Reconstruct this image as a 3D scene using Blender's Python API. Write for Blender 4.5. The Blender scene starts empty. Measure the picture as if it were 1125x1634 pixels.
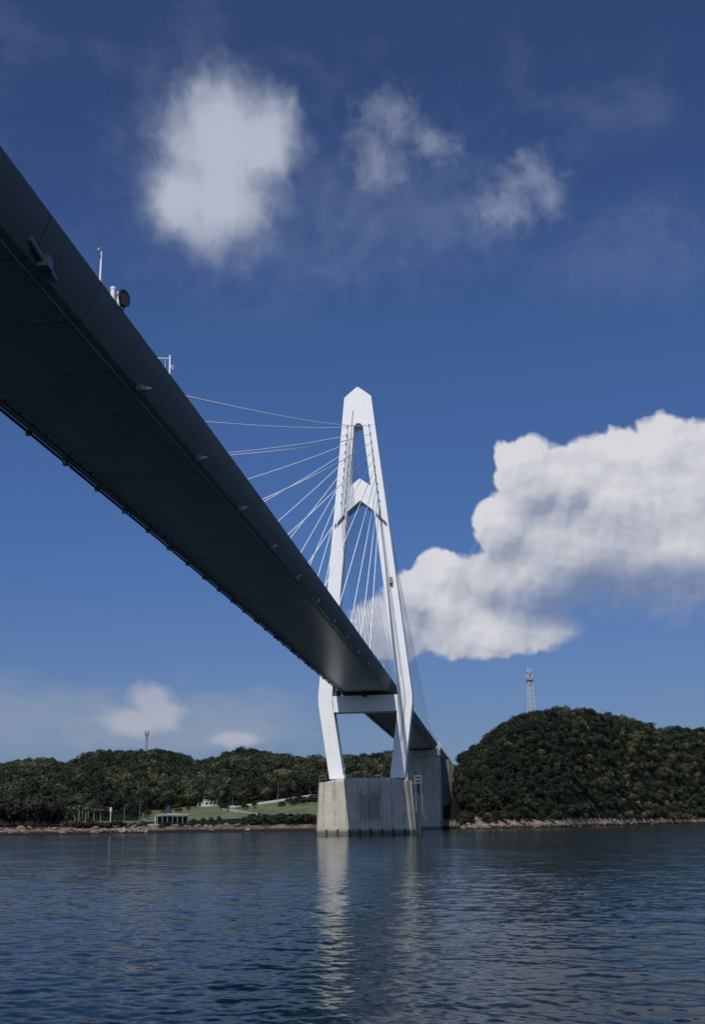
import bpy, math, random
import numpy as np
from mathutils import Vector, Matrix
random.seed(7); RNG = np.random.default_rng(11)
rad = math.radians
S = bpy.context.scene
C = S.collection

# ------------------------------------------------------------------ camera
PW, PH, FPX, CX, CY = 1125.0, 1634.0, 1700.0, 506.0, 817.0
PITCH, ROLL, EYE = math.atan2(498, FPX), rad(0.7), 2.65
cp, sp, cr, sr = math.cos(PITCH), math.sin(PITCH), math.cos(ROLL), math.sin(ROLL)
cam = bpy.data.cameras.new('camera'); camo = bpy.data.objects.new('camera', cam); C.objects.link(camo)
r_, u_, f_ = Vector((1, 0, 0)), Vector((0, -sp, cp)), Vector((0, cp, sp))
X_, Y_ = r_*cr - u_*sr, r_*sr + u_*cr
m = Matrix((X_, Y_, -f_)).transposed().to_4x4(); m.translation = (0, 0, EYE)
camo.matrix_world = m
cam.sensor_fit = 'HORIZONTAL'; cam.sensor_width = 36; cam.lens = FPX/PW*36
cam.shift_x = (PW/2-CX)/PW; cam.clip_start = 0.5; cam.clip_end = 30000
S.camera = camo
S.render.resolution_x, S.render.resolution_y = 706, 1024

def azel(px, py):
    """compass bearing and elevation (radians) of a sight line from the boat"""
    x, y = (px-CX)/FPX, -(py-CY)/FPX
    a, b = cr*x + sr*y, -sr*x + cr*y
    d = Vector((a, cp - b*sp, sp + b*cp)).normalized()
    return math.atan2(d.x, d.y), math.asin(d.z)
def az_of(px): return azel(px, 1312)[0]

# bridge axis
AXIS = rad(8.916)
TOWER = Vector((11.31, 269.76, 0))

# ------------------------------------------------------------------ light
SUN_EL = rad(47)
off = math.atan2(0.10*math.sin(SUN_EL), math.cos(SUN_EL))
SUN_AZ = AXIS + math.pi + off             # bearing of the sun: behind the boat, a little to the left
sund = Vector((math.sin(SUN_AZ)*math.cos(SUN_EL), math.cos(SUN_AZ)*math.cos(SUN_EL), math.sin(SUN_EL)))
sl = bpy.data.lights.new('sun', 'SUN'); sl.energy = 3.4; sl.angle = rad(0.53); sl.color = (1, 0.955, 0.89)
so = bpy.data.objects.new('sun', sl); C.objects.link(so)
so.rotation_euler = (-sund).to_track_quat('-Z', 'Y').to_euler()
S.view_settings.view_transform = 'Standard'; S.view_settings.look = 'None'
S.view_settings.exposure = 0.0; S.view_settings.gamma = 1.0
try: S.view_settings.use_curve_mapping = False
except Exception: pass

# ------------------------------------------------------------------ node helper
class NT:
    def __init__(s, tree): s.t = tree; tree.nodes.clear()
    def n(s, kind, **kw):
        x = s.t.nodes.new(kind)
        for k, v in kw.items(): setattr(x, k, v)
        return x
    def put(s, sock, v):
        if isinstance(v, bpy.types.NodeSocket): s.t.links.new(v, sock)
        elif v is not None:
            if isinstance(v, (int, float)) and sock.type in ('VECTOR', 'RGBA'):
                v = (v,)*3 if sock.type == 'VECTOR' else (v, v, v, 1)
            elif sock.type == 'RGBA' and len(v) == 3: v = (*v, 1)
            sock.default_value = v
    def m(s, op, a, b=None, c=None, clamp=False):
        x = s.n('ShaderNodeMath', operation=op, use_clamp=clamp)
        for i, v in enumerate((a, b, c)):
            if v is not None: s.put(x.inputs[i], v)
        return x.outputs[0]
    def v(s, op, a, b=None, out=0):
        x = s.n('ShaderNodeVectorMath', operation=op)
        s.put(x.inputs[0], a)
        if b is not None: s.put(x.inputs[1], b)
        return x.outputs[out]
    def sm(s, x, lo, hi, a=0., b=1.):
        k = s.n('ShaderNodeMapRange', interpolation_type='SMOOTHSTEP')
        for i, q in enumerate((x, lo, hi, a, b)): s.put(k.inputs[i], q)
        return k.outputs[0]
    def lin(s, x, lo, hi, a=0., b=1.):
        k = s.n('ShaderNodeMapRange')
        for i, q in enumerate((x, lo, hi, a, b)): s.put(k.inputs[i], q)
        return k.outputs[0]
    def mix(s, f, a, b, mode='MIX'):
        k = s.n('ShaderNodeMix', data_type='RGBA', blend_type=mode)
        s.put(k.inputs[0], f); s.put(k.inputs[6], a); s.put(k.inputs[7], b)
        return k.outputs[2]
    def noise(s, vec, scale, detail=4, rough=.55, dist=0., dims='3D', w=None):
        k = s.n('ShaderNodeTexNoise', noise_dimensions=dims)
        if vec is not None: s.put(k.inputs['Vector'], vec)
        k.inputs['Scale'].default_value = scale; k.inputs['Detail'].default_value = detail
        k.inputs['Roughness'].default_value = rough; k.inputs['Distortion'].default_value = dist
        return k.outputs[0]
    def xyz(s, v):
        k = s.n('ShaderNodeSeparateXYZ'); s.put(k.inputs[0], v); return k.outputs
    def comb(s, x, y, z):
        k = s.n('ShaderNodeCombineXYZ')
        for i, q in enumerate((x, y, z)): s.put(k.inputs[i], q)
        return k.outputs[0]
    def ramp(s, f, stops):
        k = s.n('ShaderNodeValToRGB'); e = k.color_ramp.elements
        while len(e) < len(stops): e.new(.5)
        for el, (p, c) in zip(e, stops): el.position = p; el.color = (*c, 1)
        s.put(k.inputs[0], f); return k.outputs[0]

# ------------------------------------------------------------------ sky and clouds
W = bpy.data.worlds.new('World'); S.world = W; W.use_nodes = True
def build_sky():
    t = NT(W.node_tree)
    sky = t.n('ShaderNodeTexSky', sky_type='NISHITA', sun_disc=False)
    sky.sun_elevation = SUN_EL; sky.sun_rotation = SUN_AZ
    sky.altitude = 0; sky.air_density = 1.0; sky.dust_density = 0.6; sky.ozone_density = 3.0
    d = t.v('NORMALIZE', t.n('ShaderNodeTexCoord').outputs['Generated'])
    x, y, z = t.xyz(d)
    az = t.m('MULTIPLY', t.m('ARCTAN2', x, y), 57.2958); el = t.m('MULTIPLY', t.m('ARCSINE', z), 57.2958)
    # deep polarised blue: the clear sky darkens with height, away from the sun
    hgt = t.lin(el, 0., 38.)
    tint = t.ramp(hgt, [(0.0, (.24, .31, .52)), (.136, (.283, .337, .498)), (.215, (.305, .366, .545)), (.355, (.30, .406, .622)), (.655, (.355, .470, .695)), (1.0, (.345, .395, .585))])
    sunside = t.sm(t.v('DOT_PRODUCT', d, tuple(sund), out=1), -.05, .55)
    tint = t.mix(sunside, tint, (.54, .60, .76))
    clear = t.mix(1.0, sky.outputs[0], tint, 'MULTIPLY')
    P = t.comb(az, el, 0.)
    k = 1700/57.3
    def blob(bl, P2, sw=.22):
        acc = None
        for px, py, rx, ry in bl:
            a, e = azel(px, py)
            q = t.v('MULTIPLY', t.v('SUBTRACT', P2, (math.degrees(a), math.degrees(e), 0)), (k/rx, k/ry, 0))
            l = t.v('LENGTH', q, out=1)
            acc = l if acc is None else t.m('SMOOTH_MIN', acc, l, sw)
        return t.m('SUBTRACT', 1.0, acc)
    def n2(vec, scale, detail, rough): return t.m('SUBTRACT', t.noise(vec, scale, detail, rough, dims='2D'), .5)
    def warp(scale, amt, seed, detail=2):
        q = t.n('ShaderNodeTexNoise', noise_dimensions='2D'); t.put(q.inputs['Vector'], t.v('ADD', P, (seed, seed*.7, 0)))
        q.inputs['Scale'].default_value = scale; q.inputs['Detail'].default_value = detail; q.inputs['Roughness'].default_value = .55
        return t.v('ADD', P, t.v('MULTIPLY', t.v('SUBTRACT', q.outputs[1], (.5, .5, .5)), (amt, amt, 0)))
    ad = lambda *q: q[0] if len(q) == 1 else t.m('ADD', q[0], ad(*q[1:]))
    mu = lambda a_, b_: t.m('MULTIPLY', a_, b_)
    kS = 1/.115
    def scol(c): return tuple(q*kS for q in c)
    def background(col):
        bg = t.n('ShaderNodeBackground'); t.put(bg.inputs[0], col); bg.inputs[1].default_value = .115; return bg.outputs[0]
    # --- soft fair-weather puffs high up
    P2 = warp(.40, 1.3, 3.1)
    mA = blob([(350, 232, 150, 132), (350, 325, 128, 122), (428, 228, 80, 84), (285, 320, 84, 80)], P2, .45)
    mB = blob([(622, 190, 80, 66), (690, 228, 52, 42), (692, 222, 34, 26), (600, 255, 64, 66)], P2, .4)
    mC = blob([(850, 282, 64, 52), (876, 318, 42, 34), (808, 338, 78, 54)], P2, .4)
    mD = blob([(640, 335, 260, 150), (560, 420, 90, 60), (1095, 485, 120, 46), (1010, 430, 220, 110), (350, 290, 230, 215)], P2, .4)
    w1 = n2(t.v('ADD', P2, (9, 4, 0)), .42, 6, .50)
    w2 = n2(t.v('ADD', P2, (2, 7, 0)), .85, 6, .56)
    w3 = n2(t.v('MULTIPLY', t.v('ADD', P, (5, 3, 0)), (.6, 1.0, 0)), .22, 5, .55)
    w4 = n2(t.v('ADD', P2, (6, 1, 0)), 2.2, 5, .6)
    fA = ad(mA, mu(w1, .30), mu(w2, .22), mu(w4, .10), .06)
    crisp = t.sm(t.m('ADD', el, mu(az, .25)), 27., 36., 1.0, .66)
    aA = mu(t.sm(t.m('DIVIDE', fA, crisp), -.02, 1.0), .77)
    aB = mu(t.sm(ad(mB, mu(w2, .95), mu(w1, .7), mu(w4, .5)), -.10, 1.25), .36)
    aC = mu(t.sm(ad(mC, mu(w2, .95), mu(w1, .7), mu(w4, .5)), -.12, 1.30), .38)
    top = t.sm(el, 24.2, 29.)
    aD = mu(mu(t.sm(ad(mD, mu(w2, 1.1)), -.15, 1.2), .17), top)
    aH = mu(mu(t.sm(w3, -.05, .28), .11), top)
    hi = t.mix(aH, clear, scol((.30, .36, .50)))
    hi = t.mix(aD, hi, scol((.26, .32, .47)))
    hi = t.mix(aB, hi, scol((.44, .48, .58))); hi = t.mix(aC, hi, scol((.44, .48, .58)))
    hi = t.mix(aA, hi, t.mix(t.sm(fA, .0, .85), scol((.25, .30, .43)), scol((.56, .59, .68))))
    # --- low haze bank and little puffs on the left
    e2 = n2(t.v('MULTIPLY', t.v('ADD', P, (5, 3, 0)), (.35, 1.5, 0)), .5, 5, .55); e3 = n2(P, .9, 6, .55)
    mE = blob([(40, 1145, 330, 74), (330, 1150, 190, 66)], P)
    mF = blob([(240, 1120, 44, 36), (215, 1150, 62, 28), (256, 1142, 44, 32), (376, 1180, 50, 14)], P, .25)
    mG2 = blob([(205, 1165, 120, 48), (360, 1172, 110, 34)], P, .3)
    aE = mu(t.sm(ad(mE, mu(e2, 1.2), mu(e3, .4)), -.15, .85), .66)
    lo = t.mix(aE, clear, scol((.255, .315, .435)))
    lo = t.mix(mu(t.sm(ad(mG2, mu(e3, .8)), -.1, .9), .45), lo, scol((.29, .335, .44)))
    lo = t.mix(mu(t.sm(ad(mF, mu(e3, .65)), -.08, .62), .64), lo, scol((.47, .48, .54)))
    # --- the big cumulus on the right
    CUM = [(985, 790, 165, 100), (848, 765, 64, 70), (1095, 770, 130, 100), (826, 736, 42, 40), (1055, 712, 58, 48), (1000, 725, 60, 44),
           (930, 870, 170, 90), (1075, 890, 180, 90), (806, 838, 56, 60), (715, 958, 84, 78), (704, 912, 48, 42), (655, 945, 50, 44),
           (770, 1005, 120, 50), (868, 1000, 60, 36), (625, 1000, 72, 56), (860, 930, 110, 60), (768, 925, 52, 44), (1180, 720, 100, 70), (1200, 850, 160, 130), (905, 770, 60, 50)]
    P2 = warp(.85, .75, 6.4)
    mG = blob(CUM, P2, .13)
    def dens(vec): return ad(mu(n2(vec, .50, 2, .5), .40), mu(n2(vec, 1.05, 4, .50), .28))
    b0 = dens(P2); b1 = dens(t.v('ADD', P2, (-.22, .34, 0)))
    dim = blob([(975, 968, 170, 58), (1110, 955, 130, 60)], P, .4)       # the grey undersides
    low = t.sm(dim, -.35, .55)
    fG = ad(mG, b0, .02, mu(low, .26))
    soft = t.lin(low, 0., 1., .21, .85)
    aG = mu(t.sm(t.m('DIVIDE', fG, soft), .0, 1.0), mu(t.lin(low, 0., 1., .97, .70), t.sm(az, 2.2, 7.5, .84, 1.)))
    up = blob(CUM, t.v('ADD', P2, (-.5, 1.2, 0)), .13)
    side = t.m('SUBTRACT', mG, up)
    dim2 = t.sm(blob([(640, 1005, 110, 70), (765, 930, 74, 50), (765, 925, 50, 34), (900, 900, 220, 90), (880, 820, 90, 60)], P2, .4), -.2, .8)
    lit = ad(.74, mu(b1, -1.15), mu(b0, .95), mu(side, .36), mu(low, -.50), mu(dim2, -.26), mu(n2(t.v('ADD', P2, (3, 9, 0)), .22, 3, .5), .35))
    cG = t.ramp(lit, [(0., (.20, .245, .36)), (.30, (.31, .345, .45)), (.62, (.51, .525, .59)), (.95, (.69, .69, .725))])
    sc_ = t.v('SCALE', cG); sc_.node.inputs['Scale'].default_value = kS
    cu = t.mix(aG, clear, sc_)
    # each family of clouds only fills its own part of the sky
    def inside(v_, lo_, hi_): return mu(t.m('GREATER_THAN', v_, lo_), t.m('LESS_THAN', v_, hi_))
    def mixs(f, a_, b_):
        q = t.n('ShaderNodeMixShader'); t.put(q.inputs[0], f); t.t.links.new(a_, q.inputs[1]); t.t.links.new(b_, q.inputs[2]); return q.outputs[0]
    az_m = inside(az, -24., 28.)
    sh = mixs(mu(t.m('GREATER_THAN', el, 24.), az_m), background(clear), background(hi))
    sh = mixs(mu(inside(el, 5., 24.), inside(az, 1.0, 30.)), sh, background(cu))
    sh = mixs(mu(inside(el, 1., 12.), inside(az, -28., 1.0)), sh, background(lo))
    out = t.n('ShaderNodeOutputWorld'); t.t.links.new(sh, out.inputs[0])
    W.cycles.sampling_method = 'MANUAL'; W.cycles.sample_map_resolution = 256
build_sky()

# ------------------------------------------------------------------ object helpers
def tag(o, label=None, cat=None, group=None, kind=None):
    if label: o['label'] = label
    if cat: o['category'] = cat
    if group: o['group'] = group
    if kind: o['kind'] = kind
    return o
def empty(name, loc=(0, 0, 0), rz=0.):
    o = bpy.data.objects.new(name, None); C.objects.link(o); o.location = loc; o.rotation_euler = (0, 0, rz)
    o.empty_display_size = .5; return o
def link(name, me, parent=None):
    o = bpy.data.objects.new(name, me); C.objects.link(o)
    if parent: o.parent = parent
    return o
def np_mesh(name, V, F, mat, smooth=False, tint=None, mi=None, mats=None):
    V = np.asarray(V, np.float32); F = np.asarray(F, np.int32); k = F.shape[1]
    me = bpy.data.meshes.new(name)
    me.vertices.add(len(V)); me.vertices.foreach_set('co', V.ravel())
    me.loops.add(F.size); me.loops.foreach_set('vertex_index', F.ravel())
    me.polygons.add(len(F)); me.polygons.foreach_set('loop_start', np.arange(0, F.size, k, dtype=np.int32))
    me.polygons.foreach_set('loop_total', np.full(len(F), k, np.int32))
    if smooth: me.polygons.foreach_set('use_smooth', np.ones(len(F), bool))
    for mm in (mats or [mat]): me.materials.append(mm)
    if mi is not None: me.polygons.foreach_set('material_index', np.asarray(mi, np.int32))
    if tint is not None:
        a = me.attributes.new('tint', 'FLOAT', 'POINT'); a.data.foreach_set('value', np.asarray(tint, np.float32))
    me.update(calc_edges=True); me.validate(); return me
class MB:
    def __init__(s): s.V = []; s.F = []
    def add(s, vs, fs):
        b = len(s.V); s.V += [tuple(v) for v in vs]; s.F += [tuple(i+b for i in f) for f in fs]; return s
    def box(s, x0, x1, y0, y1, z0, z1):
        return s.add([(x, y, z) for z in (z0, z1) for y in (y0, y1) for x in (x0, x1)],
                     [(0, 2, 3, 1), (4, 5, 7, 6), (0, 1, 5, 4), (2, 6, 7, 3), (0, 4, 6, 2), (1, 3, 7, 5)])
    def prism(s, poly, axis, a, b):
        """extrude a 2-D outline along an axis: 'y' -> outline is (x,z); 'z' -> (x,y); 'x' -> (y,z)"""
        n = len(poly)
        mk = {'y': lambda p, t: (p[0], t, p[1]), 'z': lambda p, t: (p[0], p[1], t), 'x': lambda p, t: (t, p[0], p[1])}[axis]
        vs = [mk(p, a) for p in poly] + [mk(p, b) for p in poly]
        fs = [tuple(range(n))[::-1], tuple(range(n, 2*n))] + [(i, (i+1) % n, n+(i+1) % n, n+i) for i in range(n)]
        return s.add(vs, fs)
    def tube(s, pts, r, seg=8, r2=None, cap=True):
        pts = [Vector(p) for p in pts]; n = len(pts); b = len(s.V)
        for i, p in enumerate(pts):
            d = (pts[min(i+1, n-1)] - pts[max(i-1, 0)]).normalized()
            h = Vector((0, 0, 1)) if abs(d.z) < .9 else Vector((1, 0, 0))
            a = d.cross(h).normalized(); c = d.cross(a)
            rr = r if r2 is None else r + (r2-r)*i/max(1, n-1)
            s.V += [tuple(p + (a*math.cos(2*math.pi*k/seg) + c*math.sin(2*math.pi*k/seg))*rr) for k in range(seg)]
        for i in range(n-1):
            for k in range(seg):
                s.F.append((b+i*seg+k, b+i*seg+(k+1) % seg, b+(i+1)*seg+(k+1) % seg, b+(i+1)*seg+k))
        if cap: s.F += [tuple(b+k for k in range(seg)), tuple(b+(n-1)*seg+k for k in range(seg))[::-1]]
        return s
    def disc(s, c, n, r, th, seg=28):
        c = Vector(c); n = Vector(n).normalized(); return s.tube([c, c+n*th], r, seg)
    def mesh(s, name, mat, bevel=0., smooth=False):
        import bmesh
        me = bpy.data.meshes.new(name); me.from_pydata(s.V, [], s.F)
        bm = bmesh.new(); bm.from_mesh(me); bmesh.ops.recalc_face_normals(bm, faces=bm.faces[:])
        if bevel: bmesh.ops.bevel(bm, geom=[e for e in bm.edges if e.calc_face_angle(0) > .5], offset=bevel, segments=1, affect='EDGES')
        bm.to_mesh(me); bm.free()
        if smooth:
            me.polygons.foreach_set('use_smooth', [True]*len(me.polygons)); me.set_sharp_from_angle(angle=rad(35))
        me.materials.append(mat); return me
    def build(s, name, mat, parent=None, bevel=0., smooth=False):
        return link(name, s.mesh(name, mat, bevel, smooth), parent)

# ------------------------------------------------------------------ materials
def mat(name):
    mm = bpy.data.materials.new(name); mm.use_nodes = True; t = NT(mm.node_tree)
    b = t.n('ShaderNodeBsdfPrincipled'); o = t.n('ShaderNodeOutputMaterial'); t.t.links.new(b.outputs[0], o.inputs[0])
    return mm, t, b
def bump(t, b, h, strength=.3, dist=.05):
    k = t.n('ShaderNodeBump'); k.inputs['Strength'].default_value = strength; k.inputs['Distance'].default_value = dist
    t.put(k.inputs['Height'], h); t.put(b.inputs['Normal'], k.outputs[0])
def plain(name, col, rough=.5, var=.15, scale=2., metal=0.):
    mm, t, b = mat(name)
    g = t.n('ShaderNodeTexCoord').outputs['Object']
    n = t.noise(g, scale, 5, .6)
    t.put(b.inputs['Base Color'], t.mix(t.sm(n, .3, .7), tuple(c*(1-var) for c in col), tuple(min(1, c*(1+var*.5)) for c in col)))
    b.inputs['Roughness'].default_value = rough; b.inputs['Metallic'].default_value = metal
    return mm
def lines(t, x, period, width):
    """1 on thin lines every period"""
    f = t.m('PINGPONG', x, period/2)
    return t.sm(f, width, width*.3)
def make_white():
    mm, t, b = mat('white_steel_paint')
    g = t.n('ShaderNodeTexCoord').outputs['Object']; x, y, z = t.xyz(g)
    seam = lines(t, z, 6.4, .05)
    st = t.noise(t.v('MULTIPLY', g, (1.3, 1.3, .06)), 1., 5, .6)
    blot = t.noise(g, .16, 4, .5)
    base = t.mix(t.sm(st, .52, .8, 0., .5), (.80, .81, .825), (.58, .59, .58))
    base = t.mix(t.m('MULTIPLY', t.sm(blot, .4, .7), .18), base, (.70, .70, .69))
    base = t.mix(t.m('MULTIPLY', seam, .45), base, (.35, .36, .37))
    t.put(b.inputs['Base Color'], base); b.inputs['Roughness'].default_value = .38
    bump(t, b, t.noise(g, .5, 3), .08, .1); return mm
def make_girder():
    mm, t, b = mat('girder_paint_lifted_below')
    g = t.n('ShaderNodeTexCoord').outputs['Object']; x, y, z = t.xyz(g)
    seam = lines(t, t.m('ADD', y, 4.), 8.2, .11)
    rib = lines(t, x, 2.1, .03)
    n = t.noise(t.v('MULTIPLY', g, (.8, .12, 1.)), 1., 6, .62)
    blot = t.noise(g, .9, 6, .7)
    base = t.mix(t.sm(n, .3, .75), (.42, .44, .43), (.50, .52, .505))
    base = t.mix(t.m('MULTIPLY', t.sm(blot, .62, .8), .5), base, (.10, .085, .07))
    base = t.mix(t.m('MULTIPLY', seam, .6), base, (.015, .017, .02))
    base = t.mix(t.m('MULTIPLY', rib, .18), base, (.02, .022, .026))
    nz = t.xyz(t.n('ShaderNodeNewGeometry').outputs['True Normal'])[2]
    drip = t.noise(t.v('MULTIPLY', g, (.3, 2.6, .25)), 1., 5, .65)
    base = t.mix(t.m('MULTIPLY', t.sm(drip, .52, .75), .45), base, (.24, .245, .235))
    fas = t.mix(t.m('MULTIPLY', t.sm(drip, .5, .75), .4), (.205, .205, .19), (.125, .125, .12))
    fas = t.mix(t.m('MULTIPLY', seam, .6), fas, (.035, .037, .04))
    base = t.mix(t.sm(nz, -.97, -.90), base, fas)  # underside colour raised to stand in for light off the water
    t.put(b.inputs['Base Color'], base)
    t.put(b.inputs['Roughness'], t.sm(nz, -.97, -.90, .36, .62)); t.put(b.inputs['Specular IOR Level'], t.sm(nz, -.97, -.90, .3, .2))
    bump(t, b, t.noise(t.v('MULTIPLY', g, (1., .35, 1.)), .7, 3), .10, .12); return mm
def make_concrete(name, c0, c1, stain, vert=2.73, bandz=1.9, spot=None):
    mm, t, b = mat(name)
    g = t.n('ShaderNodeTexCoord').outputs['Object']; x, y, z = t.xyz(g)
    n = t.noise(g, .35, 7, .65); fine = t.noise(g, 3.2, 6, .7)
    base = t.mix(t.sm(n, .3, .72), c0, c1)
    st = t.noise(t.v('MULTIPLY', g, (1.5, 1.5, .07)), 1., 6, .65)
    base = t.mix(t.m('MULTIPLY', t.sm(st, .50, .72), .62), base, stain)
    vl = lines(t, t.m('ADD', x, vert/2), vert, .16); hl = lines(t, z, bandz, .05)
    brk = t.sm(t.noise(t.v('MULTIPLY', g, (.2, .2, .35)), 1.7, 2), .35, .6)
    pan = t.noise(t.comb(t.m('FLOOR', t.m('DIVIDE', t.m('ADD', x, vert/2), vert)), 0., t.m('FLOOR', t.m('DIVIDE', z, bandz*2))), 7.3, 0)
    base = t.mix(t.m('MULTIPLY', t.sm(pan, .45, .75), .22), base, stain)
    base = t.mix(t.m('MULTIPLY', t.m('MULTIPLY', vl, brk), .8), base, tuple(q*.45 for q in stain))
    base = t.mix(t.m('MULTIPLY', hl, .22), base, stain)
    if spot:
        (sx, sz, rx, rz) = spot
        dx_, _, dz_ = t.xyz(t.v('ABSOLUTE', t.v('MULTIPLY', t.v('SUBTRACT', g, (sx, 0, sz)), (1/rx, 0, 1/rz))))
        q = t.m('MAXIMUM', t.m('POWER', dx_, 2.), dz_)
        q = t.m('ADD', q, t.m('MULTIPLY', t.m('SUBTRACT', st, .5), 2.2))
        base = t.mix(t.sm(q, 1.15, .65, 0., .48), base, (.07, .06, .065))
    # wet, weedy foot
    wet = t.sm(t.m('ADD', z, t.m('MULTIPLY', fine, .9)), 2.2, 1.2)
    base = t.mix(t.m('MULTIPLY', wet, .85), base, (.05, .05, .04))
    t.put(b.inputs['Base Color'], t.mix(t.m('MULTIPLY', t.sm(fine, .35, .75), .25), base, stain)); b.inputs['Roughness'].default_value = .85
    bump(t, b, fine, .35, .06); return mm
M_white = make_white()
M_girder = make_girder()
M_conc = make_concrete('weathered_concrete', (.44, .405, .335), (.54, .50, .415), (.21, .195, .165), spot=(1.6, 6.5, 2.6, 3.4))
M_conc2 = make_concrete('grey_concrete', (.34, .335, .31), (.43, .42, .39), (.22, .215, .20), vert=5.2, bandz=3.8)
M_concShade = make_concrete('shaded_concrete', (.10, .10, .10), (.15, .15, .145), (.06, .06, .06), vert=4., bandz=4.)  # concrete darkened so its colour holds the shade on the approach piers
M_cable = plain('cable_sheath', (.86, .90, .96), .4, .05)
M_fit = plain('grey_fittings', (.17, .20, .215), .5, .3, 1.5)
M_galv = plain('galvanised_steel', (.16, .17, .18), .5, .2)
M_rail = plain('white_railing_paint', (.78, .80, .82), .45, .1)
M_hang = plain('pale_rail_paint', (.30, .315, .32), .5, .25)
M_dark = plain('dark_steel', (.03, .033, .038), .5, .3)
M_hole = plain('dark_opening', (.035, .035, .038), .7, .2)
M_grey = plain('grey_steel', (.22, .23, .24), .5, .2)
M_tyre = plain('black_rubber', (.025, .024, .022), .8, .3)
M_asph = plain('asphalt', (.06, .06, .06), .9, .2, .8)

# ------------------------------------------------------------------ water: one sheet out to the horizon, real waves near the boat
def build_water():
    dense = np.radians(np.linspace(-21.5, 26, 680)); coarse = np.radians(np.linspace(26, 338.5, 130)[1:-1])
    th = np.concatenate([dense, coarse]); nt = len(th)
    rr = [3.0]
    while rr[-1] < 12: rr.append(rr[-1]*1.03)
    while rr[-1] < 110: rr.append(rr[-1]*1.0042)
    while rr[-1] < 900: rr.append(rr[-1]*1.0075)
    while rr[-1] < 14000: rr.append(rr[-1]*1.12)
    rr = np.array(rr); nr = len(rr)
    R, TH = np.meshgrid(rr, th, indexing='ij')
    X, Y = R*np.sin(TH), R*np.cos(TH)
    dth = np.where(np.arange(nt) < 680, dense[1]-dense[0], rad(2.4))
    sp_ = np.maximum(np.gradient(rr)[:, None]*np.ones_like(R), R*dth[None, :])
    Z = np.zeros_like(R)
    wind = rad(200)
    for i in range(96):
        lam = .26*(4.5/.26)**RNG.random(); k = 2*math.pi/lam
        a = wind + RNG.normal(0, .75)
        amp = .0030*lam**.78*(.6+.8*RNG.random())
        if lam > 1.6: amp *= .45
        fade = np.clip((lam/sp_-2.2)/2.0, 0, 1)
        ph = k*(X*math.sin(a)+Y*math.cos(a)) + RNG.random()*6.28
        s_ = np.sin(ph); Z += fade*amp*.52*(s_ + .25*np.cos(2*ph))
    # patches of calmer and rougher water
    patch = .75 + .35*np.sin(X*.021+1.3+1.2*np.sin(Y*.017))*np.sin(Y*.033+.6+np.sin(X*.013))
    Z *= patch
    V = np.stack([X, Y, Z], -1).reshape(-1, 3)
    i = np.arange(nr-1)[:, None]*nt; j = np.arange(nt)[None, :]; j2 = (j+1) % nt
    F = np.stack([i+j, i+j2, i+nt+j2, i+nt+j], -1).reshape(-1, 4)[:, ::-1]
    # centre patch under the boat
    V = np.vstack([V, [[0, 0, 0]]]); c = len(V)-1
    mm, t, b = mat('sea_water')
    g = t.n('ShaderNodeTexCoord').outputs['Object']
    q = t.v('MULTIPLY', g, (.62, 1.0, 1.0))
    pt = t.sm(t.noise(g, .028, 3, .5), .35, .68, .55, 1.1)
    def slope(vec, scale, detail, amp):
        k = t.n('ShaderNodeTexNoise'); t.put(k.inputs['Vector'], vec); k.inputs['Scale'].default_value = scale
        k.inputs['Detail'].default_value = detail; k.inputs['Roughness'].default_value = .66; k.inputs['Distortion'].default_value = .35
        return t.v('MULTIPLY', t.v('SUBTRACT', k.outputs[1], (.5, .5, .5)), (amp*.75, amp, 0))
    sl = t.v('ADD', slope(q, 7.5, 5, .40), slope(t.v('MULTIPLY', g, (.6, 1., 1.)), .5, 3, .14))
    sc = t.v('SCALE', sl); t.put(sc.node.inputs['Scale'], pt)
    nrm = t.v('NORMALIZE', t.v('ADD', t.n('ShaderNodeNewGeometry').outputs['Normal'], sc))
    b.inputs['Base Color'].default_value = (.004, .013, .018, 1); b.inputs['Specular IOR Level'].default_value = .085
    b.inputs['Roughness'].default_value = .11; b.inputs['IOR'].default_value = 1.333
    t.put(b.inputs['Normal'], nrm)
    me = np_mesh('sea', V, F, mm, True)
    import bmesh
    bm = bmesh.new(); bm.from_mesh(me); bm.verts.ensure_lookup_table()
    for q_ in range(nt):
        f = bm.faces.new((bm.verts[c], bm.verts[(q_+1) % nt], bm.verts[q_])); f.smooth = True
    bm.to_mesh(me); bm.free()
    o = link('water', me); tag(o, 'dark blue rippled sea stretching from the foreground to the shore', 'water', kind='structure')
build_water()

# ------------------------------------------------------------------ land
CT = np.array([  # sight column, shore range, park range, park height, bank range, bank height, ridge range
 (-420, 560, 600, 5, 640, 10, 900), (-200, 440, 520, 5, 605, 10, 860), (0, 425, 500, 4.4, 575, 9, 850), (100, 430, 510, 4.2, 595, 8.5, 850),
 (250, 450, 534, 4.2, 612, 9, 850), (320, 466, 530, 4.4, 606, 12, 840), (380, 452, 515, 5, 595, 12, 830), (500, 430, 480, 5, 580, 17, 800),
 (560, 440, 490, 5, 580, 15, 820), (625, 462, 520, 6, 600, 15, 820), (690, 492, 530, 8, 590, 20, 740), (717, 486, 510, 8, 560, 17, 660),
 (735, 456, 472, 7, 520, 20, 604), (775, 456, 476, 10, 520, 27, 592), (835, 470, 490, 11, 540, 38, 620), (900, 492, 512, 11, 565, 40, 650),
 (1000, 660, 680, 11, 740, 40, 820), (1125, 930, 955, 12, 1020, 48, 1110), (1300, 1250, 1280, 12, 1350, 50, 1450), (1520, 1500, 1530, 9, 1600, 36, 1700), (1760, 1600, 1630, 5, 1680, 14, 1760)], float)
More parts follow.
